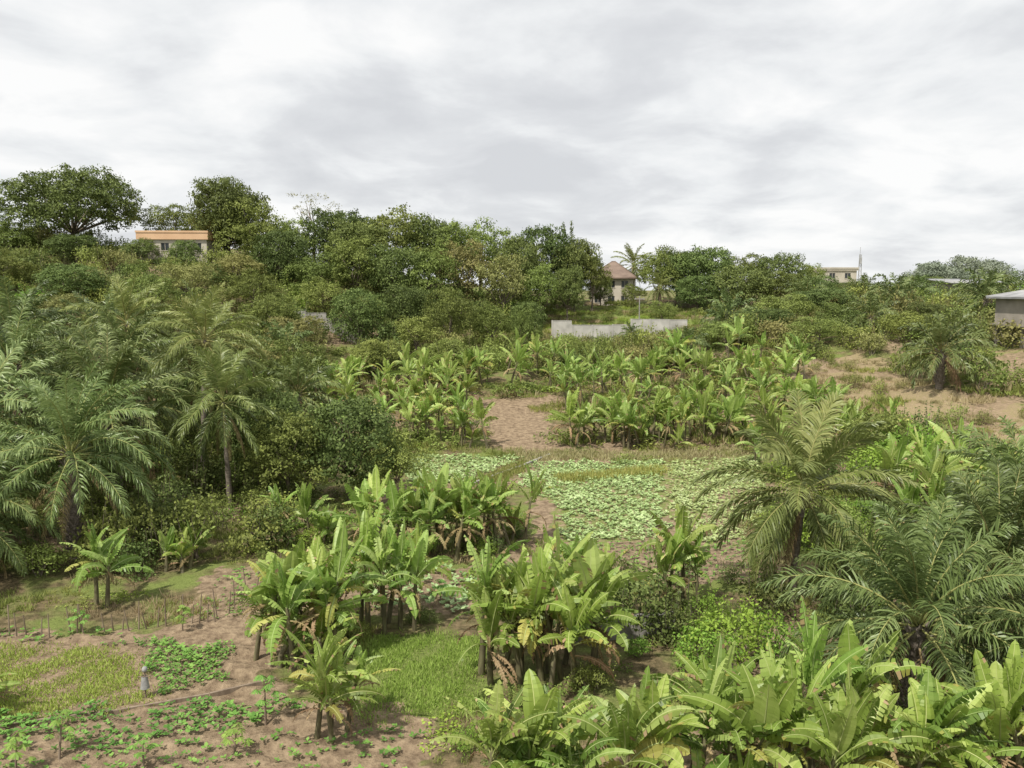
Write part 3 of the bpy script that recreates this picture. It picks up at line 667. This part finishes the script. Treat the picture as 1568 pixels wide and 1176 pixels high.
def crops(name,polys,mat,rows,plant,nl,leaf,h,rot=0,drop=.1,furrow=0,thr=-1.45):
    mb=MB()
    for poly in polys:
        xs=[p[0] for p in poly]; ys=[p[1] for p in poly]; cx,cy=sum(xs)/len(xs),sum(ys)/len(ys); ext=max(max(xs)-min(xs),max(ys)-min(ys))
        u,v=np.meshgrid(np.arange(-ext,ext,plant),np.arange(-ext,ext,rows)); u=u.ravel()+R.normal(size=u.size)*plant*.3; v=v.ravel()+R.normal(size=v.size)*rows*.16
        x=cx+u*math.cos(rot)-v*math.sin(rot); y=cy+u*math.sin(rot)+v*math.cos(rot)
        patch=np.sin(x*.9+.5)*np.sin(y*.7)+.6*np.sin(x*2.3+y*1.9)
        k=inpoly(x+.3*np.sin(y*2.3),y+.3*np.sin(x*1.9),poly)&(R.random(len(x))>drop)&(patch+R.normal(size=len(x))*.5>thr); x,y,patch=x[k],y[k],patch[k]
        z=ground(x,y)+furrow; n=len(x); sz=np.clip(R.uniform(.6,1.3,n)*(1+.15*patch),.3,2)
        az=(R.uniform(0,6.3,n)[:,None]+np.arange(nl)*2.4).ravel(); s=np.repeat(sz,nl); el=R.uniform(0,.9,n*nl)
        P=np.repeat(np.stack([x,y,z],-1),nl,0); D=np.stack([np.cos(az)*np.cos(el),np.sin(az)*np.cos(el),np.sin(el)*.6],-1)
        P=P+D*(s*leaf*.55)[:,None]; P[:,2]+=h*s*R.uniform(.3,1.1,len(s))
        N=nrm(np.stack([-np.cos(az)*.4,-np.sin(az)*.4,np.ones(len(az))],-1)+R.normal(size=(len(az),3))*.3)
        leafq(mb,P,D,N,leaf*s,leaf*.7*s,np.clip(np.repeat(R.uniform(.1,.9,n),nl)+R.normal(size=n*nl)*.15+.12*np.repeat(patch,nl),0,1),0)
    obj(name,mb.mesh(name,[mat]))
F1=[(1.2,62.6),(12.0,63),(9.6,50),(9.0,43),(2.8,43),(3.0,50),(.6,56)]
F2=[(12.6,63),(19.8,63.2),(16.8,50),(12.9,43),(9.6,43),(10.2,50)]
crops('field_crops',[F1,FIELD_L],M_crop,.32,.24,6,.19,.14,.12,.06,thr=-1.35)
crops('bean_crops',[F2],foliage('bean_leaves',(.27,.34,.13),(.39,.50,.2),(.50,.60,.31),.25,.5,.03),.32,.24,6,.18,.12,1.3,.06)
crops('garden_crops',[CROP_M],M_crop,.6,.38,6,.28,.18,.3,.12)
crops('vegetable_bed',[BED2],M_crop2,.24,.15,6,.13,.18,.2,.03)
crops('vegetable_rows',[[(-19,24.2),(-8,25.8),(-6.5,24.9),(-12,23.0),(-18,22.2)]],M_crop2,.45,.14,6,.15,.14,.25,.1,.05)
crops('seedling_rows',[[(-18,22.4),(-9,23.4),(-3,24),(-2.6,20.4),(-15,19.4)],FIELD_SOIL,[(-14,38),(-10,38.4),(-9.2,33.5),(-13.4,32)],[(-22,31),(-15.5,31),(-15,29.8),(-22,30)]],M_crop2,.62,.22,5,.14,.1,.3,.22,.05)
bladefield('field_grass',[(3,58),(11.6,60.5),(11.3,58.2),(4,56.3)],3500,.45,.05,M_grass,False)
bladefield('path_edge_grass',[(-3.4,55.6),(1,63),(1.0,60),(-1.2,56)],2500,.35,.05,M_grass,False)
bladefield('field_margin_grass',[(0,66),(19,65.6),(19,63.6),(1,63)],6000,.4,.05,M_straw,False)

# ------------------------------------------------------------------ built things
def ribbon(name,pts,w,h,mat,base=-.2):
    mb=MB(); 
    for (x0,y0),(x1,y1) in zip(pts[:-1],pts[1:]):
        L=math.hypot(x1-x0,y1-y0); n=max(1,int(L/1.2)); 
        for k in range(n):
            a=(x0+(x1-x0)*k/n,y0+(y1-y0)*k/n); b=(x0+(x1-x0)*(k+.985)/n,y0+(y1-y0)*(k+.985)/n)
            px,py=-(y1-y0)/L*w/2,(x1-x0)/L*w/2
            za,zb=gz(*a),gz(*b); j=R.normal()*.012
            c=np.array([[a[0]-px,a[1]-py,za+base],[b[0]-px,b[1]-py,zb+base],[b[0]+px,b[1]+py,zb+base],[a[0]+px,a[1]+py,za+base]])
            t=c.copy(); t[:,2]+=h-base+j; al=np.concatenate([c,t]); f=[[0,3,2,1],[4,5,6,7],[0,1,5,4],[1,2,6,5],[2,3,7,6],[3,0,4,7]]
            mb.add(np.concatenate([al[i] for i in f]),np.arange(24).reshape(6,4),0,.5)
    return mb.mesh(name,[mat])
obj('drainage_channel',ribbon('drain',[(3.2,65),(-.2,60),(-3.9,53.5),(-7,45.5),(-8.6,39.5),(-9.4,35.5)],.24,.16,M_conc))
obj('irrigation_pipe',ribbon('pipe',[(-8.5,27.2),(-10.5,26.1),(-13,25),(-19,22.9)],.09,.11,M_wood))
def block_wall(name,pts,h,th,mat,pil=3.0):
    mb=MB()
    for (x0,y0),(x1,y1) in zip(pts[:-1],pts[1:]):
        L=math.hypot(x1-x0,y1-y0); n=max(1,round(L/pil)); ux,uy=(x1-x0)/L,(y1-y0)/L
        for k in range(n):
            s0,s1=L*k/n,L*(k+1)/n; zs=[gz(x0+ux*s,y0+uy*s) for s in (s0,s1)]; z0=min(zs)-.4; z1=max(zs)+h
            def rb(a,b,w,za,zb):
                px,py=-uy*w/2,ux*w/2
                c=np.array([[x0+ux*a-px,y0+uy*a-py],[x0+ux*b-px,y0+uy*b-py],[x0+ux*b+px,y0+uy*b+py],[x0+ux*a+px,y0+uy*a+py]])
                al=np.concatenate([np.c_[c,np.full(4,za)],np.c_[c,np.full(4,zb)]]); f=[[0,3,2,1],[4,5,6,7],[0,1,5,4],[1,2,6,5],[2,3,7,6],[3,0,4,7]]
                mb.add(np.concatenate([al[i] for i in f]),np.arange(24).reshape(6,4),0,.5)
            rb(s0+.18,s1-.0,th,z0,z1); rb(s0-.02,s0+.18,th+.12,z0,z1+.08); rb(s0+.18,s1-.02,th+.06,z1,z1+.06)
    return mb.mesh(name,[mat])
obj('boundary_wall',block_wall('bwall',[(2.2,30.2),(6.6,30.9)],.85,.2,M_conc))
obj('perimeter_wall',block_wall('pwall',[(6,120.5),(15,119.6),(26,118.4)],2.5,.25,M_wallc,2.6))
obj('perimeter_wall',block_wall('pwall2',[(-30,106),(-19,105)],1.3,.25,M_conc,2.6))

def house(name,x,y,w,d,h,roof,rh,wallm,roofm,win,over=.5,rz=0,storeys=1,stilts=0,zoff=0):
    e=empty(name,(x,y,gz(x,y)+zoff)); e.rotation_euler=(0,0,rz)
    def ch(nm,mb,mats): obj(nm,mb.mesh(name+'_'+nm,mats),parent=e)
    mb=MB(); b=stilts
    if stilts:
        for i in np.linspace(-w/2+.2,w/2-.2,5):
            for j in (-d/2+.2,0,d/2-.2): box(mb,i-.15,i+.15,j-.15,j+.15,-2.5,b)
        box(mb,-w/2-.3,w/2+.3,-d/2-.3,d/2+.3,b,b+.2); b+=.2
        box(mb,-w/4,w/2-.5,-d/4+.3,d/2-.5,-1,stilts)
    H=h
    t=.22
    box(mb,-w/2,-w/2+t,-d/2,d/2,b-(0 if stilts else 2.2),b+H); box(mb,w/2-t,w/2,-d/2,d/2,b-(0 if stilts else 2.2),b+H)
    g=MB(); fr=MB()
    for sy in (-1,1):
        y0=sy*d/2; ya,yb=(y0,y0+t) if sy<0 else (y0-t,y0)
        sh=H/storeys
        for s in range(storeys):
            zb=b+s*sh; zs=zb+sh*.33; zt=zb+sh*.78
            box(mb,-w/2+t,w/2-t,ya,yb,zb-(2.2 if (s==0 and not stilts) else 0),zs); box(mb,-w/2+t,w/2-t,ya,yb,zt,zb+sh)
            ww=1.3; sp=(w-2*t)/win; xcur=-w/2+t
            for k in range(win):
                c=-w/2+t+sp*(k+.5); box(mb,xcur,c-ww/2,ya,yb,zs,zt); xcur=c+ww/2
                ym=(ya+yb)/2; box(g,c-ww/2,c+ww/2,ym-.02,ym+.02,zs,zt)
                for xx in (c-ww/2+.03,c,c+ww/2-.03): box(fr,xx-.03,xx+.03,ym-.06,ym-.022,zs,zt)
                box(fr,c-ww/2-.06,c+ww/2+.06,ya-.06,ya-.003,zs-.1,zs)
            box(mb,xcur,w/2-t,ya,yb,zs,zt)
    ch('walls',mb,[wallm]); ch('windows',g,[M_glass]); ch('window_frames',fr,[M_cream])
    r=MB(); z=b+H; W=w/2+over; D=d/2+over
    if roof=='hip':
        rl=max(0.3,W-D)
        v=np.array([[-W,-D,z],[W,-D,z],[W,D,z],[-W,D,z],[-rl,0,z+rh],[rl,0,z+rh]],float)
        r.add(v[[0,1,5,4]],[[0,1,2,3]],0); r.add(v[[2,3,4,5]],[[0,1,2,3]],0); r.add(v[[1,2,5]],[[0,1,2]],0); r.add(v[[3,0,4]],[[0,1,2]],0)
        box(r,-W,W,-D,D,z-.2,z-.003)
        tube(r,[v[4]-[.1,0,0],v[5]+[.1,0,0]],.1,5,0)
        for c,k in ((0,4),(1,5),(2,5),(3,4)): tube(r,[v[c],v[k]],.08,5,0)
    elif roof=='mono':
        v=np.array([[-W,-D,z+.2],[W,-D,z+.2],[W,D,z+rh],[-W,D,z+rh]],float); lo_=v.copy(); lo_[:,2]-=.15
        r.add(np.concatenate([v,lo_]),[[0,1,2,3],[7,6,5,4],[0,4,5,1],[1,5,6,2],[2,6,7,3],[3,7,4,0]],0)
    else:
        box(r,-W,W,-D,-D+.2,z,z+rh); box(r,-W,W,D-.2,D,z,z+rh); box(r,-W,-W+.2,-D+.2,D-.2,z,z+rh); box(r,W-.2,W,-D+.2,D-.2,z,z+rh); box(r,-W+.2,W-.2,-D+.2,D-.2,z,z+.2)
        box(r,-W-.08,W+.08,-D-.08,-D-.002,z+rh-.25,z+rh+.05)
    ch('roof',r,[roofm])
    return e
house('cream_bungalow',-53.3,130,10.4,7,2.5,'parapet',1.3,M_cream,M_orange,4,.3,.05,zoff=.7)
house('two_storey_house',18.8,149,7.6,9,5.4,'hip',3.0,M_cream,M_brownroof,3,.7,-.2,2,zoff=-.1)
house('plastered_house',66,166,7,7,4.6,'parapet',.6,M_cream,M_cream,2,.2,.1,2,zoff=1.6)
house('low_house',75,132,9,7,2.8,'mono',.9,M_brownwall,M_greyroof,3,.6,.05,zoff=.8)
house('stilted_house',57.8,84,9,8,2.9,'hip',1.3,M_brownwall,M_greyroof,3,.7,.12,1,2.8,zoff=-.6)

def mast(name,x,y,h,w,th=.06):
    mb=MB(); c=[(-w,-w),(w,-w),(0,w)]
    n=int(h/1.2)
    for i,(a,b) in enumerate(c):
        tube(mb,[(a,b,-1),(a*.35,b*.35,h)],[th,th],4,0)
        a2,b2=c[(i+1)%3]
        for k in range(n):
            f=lambda q:1-.65*q/h
            z0,z1=k*h/n,(k+1)*h/n; tube(mb,[(a*f(z0),b*f(z0),z0),(a2*f(z1),b2*f(z1),z1)],[th*.6]*2,3,0); tube(mb,[(a*f(z1),b*f(z1),z1),(a2*f(z1),b2*f(z1),z1)],[th*.6]*2,3,0)
    tube(mb,[(0,0,h-.5),(0,0,h+2)],[th*.6]*2,4,0)
    box(mb,-.25,.25,-w-.1,-w+.2,h-2.5,h-.8)
    obj(name,mb.mesh(name,[M_steel]),(x,y,gz(x,y)))
mast('radio_mast',95,220,13,.7,.1)
mb=MB(); tube(mb,[(0,0,-.5),(0,0,6.5)],[.11,.08],8,0); box(mb,-.8,.8,-.05,.05,6.0,6.12)
for s in (-.65,0,.65): tube(mb,[(s,0,6.12),(s,0,6.3)],[.05,.03],6,0)
up=mb.mesh('utility_pole',[M_conc]); obj('utility_pole',up,(19.6,123,gz(19.6,123)))
mb=MB()
for x in np.arange(-24,-12.3,.32):
    if R.random()<.15: continue
    y=31.3+.8*math.sin(x*.4)+R.normal()*.12; z=gz(x,y); tube(mb,[(x,y,z-.2),(x+R.normal()*.1,y+R.normal()*.1,z+R.uniform(.5,1.35))],[.035,.02],5,0)
obj('stake_fence',mb.mesh('stake_fence',[M_wood]))
mb=MB()
for k in range(12):
    y=32.3+k*.55; x=-12.4+.12*k+R.normal()*.08; z=gz(x,y); tube(mb,[(x,y,z-.2),(x+R.normal()*.1,y,z+R.uniform(.8,1.5))],[.035,.02],5,0)
obj('stake_fence',mb.mesh('stake_fence_b',[M_wood]))
mb=MB(); tube(mb,[(0,0,-.2),(0.02,0,1.0)],[.03,.03],5,0); tube(mb,[(-.22,0,.75),(.22,0,.78)],[.02,.02],5,0); 
th=np.linspace(0,pi,7); tube(mb,[(0.02,0,1.02+.11*math.cos(t)) for t in th[::-1]],[max(.01,.1*math.sin(t)) for t in th],8,1)
tube(mb,[(0,0,.35),(0,0,.55),(0,0,.78)],[.16,.13,.1],8,1)
obj('scarecrow',mb.mesh('scarecrow',[M_wood,rough_mat('faded_cloth',(.2,.2,.2),(.35,.34,.32),5)]),(-12.6,25.9,gz(-12.6,25.9)))

# ------------------------------------------------------------------ sky, sun, camera
w=bpy.data.worlds.new("World"); scene.world=w; w.use_nodes=True
nt=w.node_tree; n=nt.nodes; l=nt.links; n.clear()
EL,AZ=math.radians(58),math.radians(218)   # azimuth clockwise from +Y
sky=n.new('ShaderNodeTexSky'); sky.sky_type='NISHITA'; sky.sun_disc=False; sky.sun_elevation=EL; sky.sun_rotation=AZ
tc=n.new('ShaderNodeTexCoord'); sp=n.new('ShaderNodeSeparateXYZ'); l.new(tc.outputs['Generated'],sp.inputs[0])
def math_(op,a,b=None):
    m=n.new('ShaderNodeMath'); m.operation=op
    for k,v in enumerate((a,b)):
        if v is None: continue
        if isinstance(v,(int,float)): m.inputs[k].default_value=v
        else: l.new(v,m.inputs[k])
    return m.outputs[0]
den=math_('ADD',math_('MAXIMUM',sp.outputs[2],0.0),.22)
cx=math_('DIVIDE',sp.outputs[0],den); cy=math_('DIVIDE',sp.outputs[1],den)
cb=n.new('ShaderNodeCombineXYZ'); l.new(cx,cb.inputs[0]); l.new(cy,cb.inputs[1])
def cn(scale,det,rough,off,dist=0):
    mp=n.new('ShaderNodeMapping'); mp.inputs['Location'].default_value=off; l.new(cb.outputs[0],mp.inputs[0])
    x=n.new('ShaderNodeTexNoise'); x.inputs['Scale'].default_value=scale; x.inputs['Detail'].default_value=det; x.inputs['Roughness'].default_value=rough; x.inputs['Distortion'].default_value=dist; l.new(mp.outputs[0],x.inputs['Vector']); return x.outputs[0]
big=cn(.8,1,.5,(3.1,1.7,0)); fine=cn(2.2,7,.55,(.4,5.2,0),.25)
s=math_('ADD',math_('MULTIPLY',big,.4),math_('MULTIPLY',fine,.6))
rp=n.new('ShaderNodeValToRGB'); e=rp.color_ramp.elements
e[0].position=.36; e[0].color=(.69,.705,.73,1); e[1].position=.585; e[1].color=(1.0,1.0,.995,1)
k=e.new(.44); k.color=(.765,.78,.80,1); k=e.new(.505); k.color=(.88,.895,.905,1)
l.new(s,rp.inputs[0])
vm=n.new('ShaderNodeVectorMath'); vm.operation='SCALE'; vm.inputs['Scale'].default_value=10; l.new(rp.outputs[0],vm.inputs[0])
mx=n.new('ShaderNodeMix'); mx.data_type='RGBA'; mx.inputs[0].default_value=.97; l.new(sky.outputs[0],mx.inputs[6]); l.new(vm.outputs[0],mx.inputs[7])
bg=n.new('ShaderNodeBackground'); bg.inputs['Strength'].default_value=.1; l.new(mx.outputs[2],bg.inputs[0])
wo=n.new('ShaderNodeOutputWorld'); l.new(bg.outputs[0],wo.inputs[0])
try: w.cycles.sampling_method='NONE'
except Exception as ex: print(ex)

sl=bpy.data.lights.new('sun','SUN'); sl.energy=5.0; sl.angle=math.radians(1.5); sl.color=(1,.955,.86)
so=bpy.data.objects.new('sun',sl); COL.objects.link(so)
S=Vector((math.sin(AZ)*math.cos(EL),math.cos(AZ)*math.cos(EL),math.sin(EL)))
so.rotation_euler=S.to_track_quat('Z','Y').to_euler(); so.location=(0,0,60)

cd=bpy.data.cameras.new('camera'); cd.lens=28; cd.sensor_width=36; cd.clip_end=9000; cd.clip_start=.1
co=bpy.data.objects.new('camera',cd); COL.objects.link(co); co.location=(0,0,14); co.rotation_euler=(math.radians(90-6.9),0,0)
scene.camera=co
scene.view_settings.view_transform='Standard'; scene.view_settings.look='None'; scene.view_settings.exposure=0
print('objects',len(bpy.data.objects))
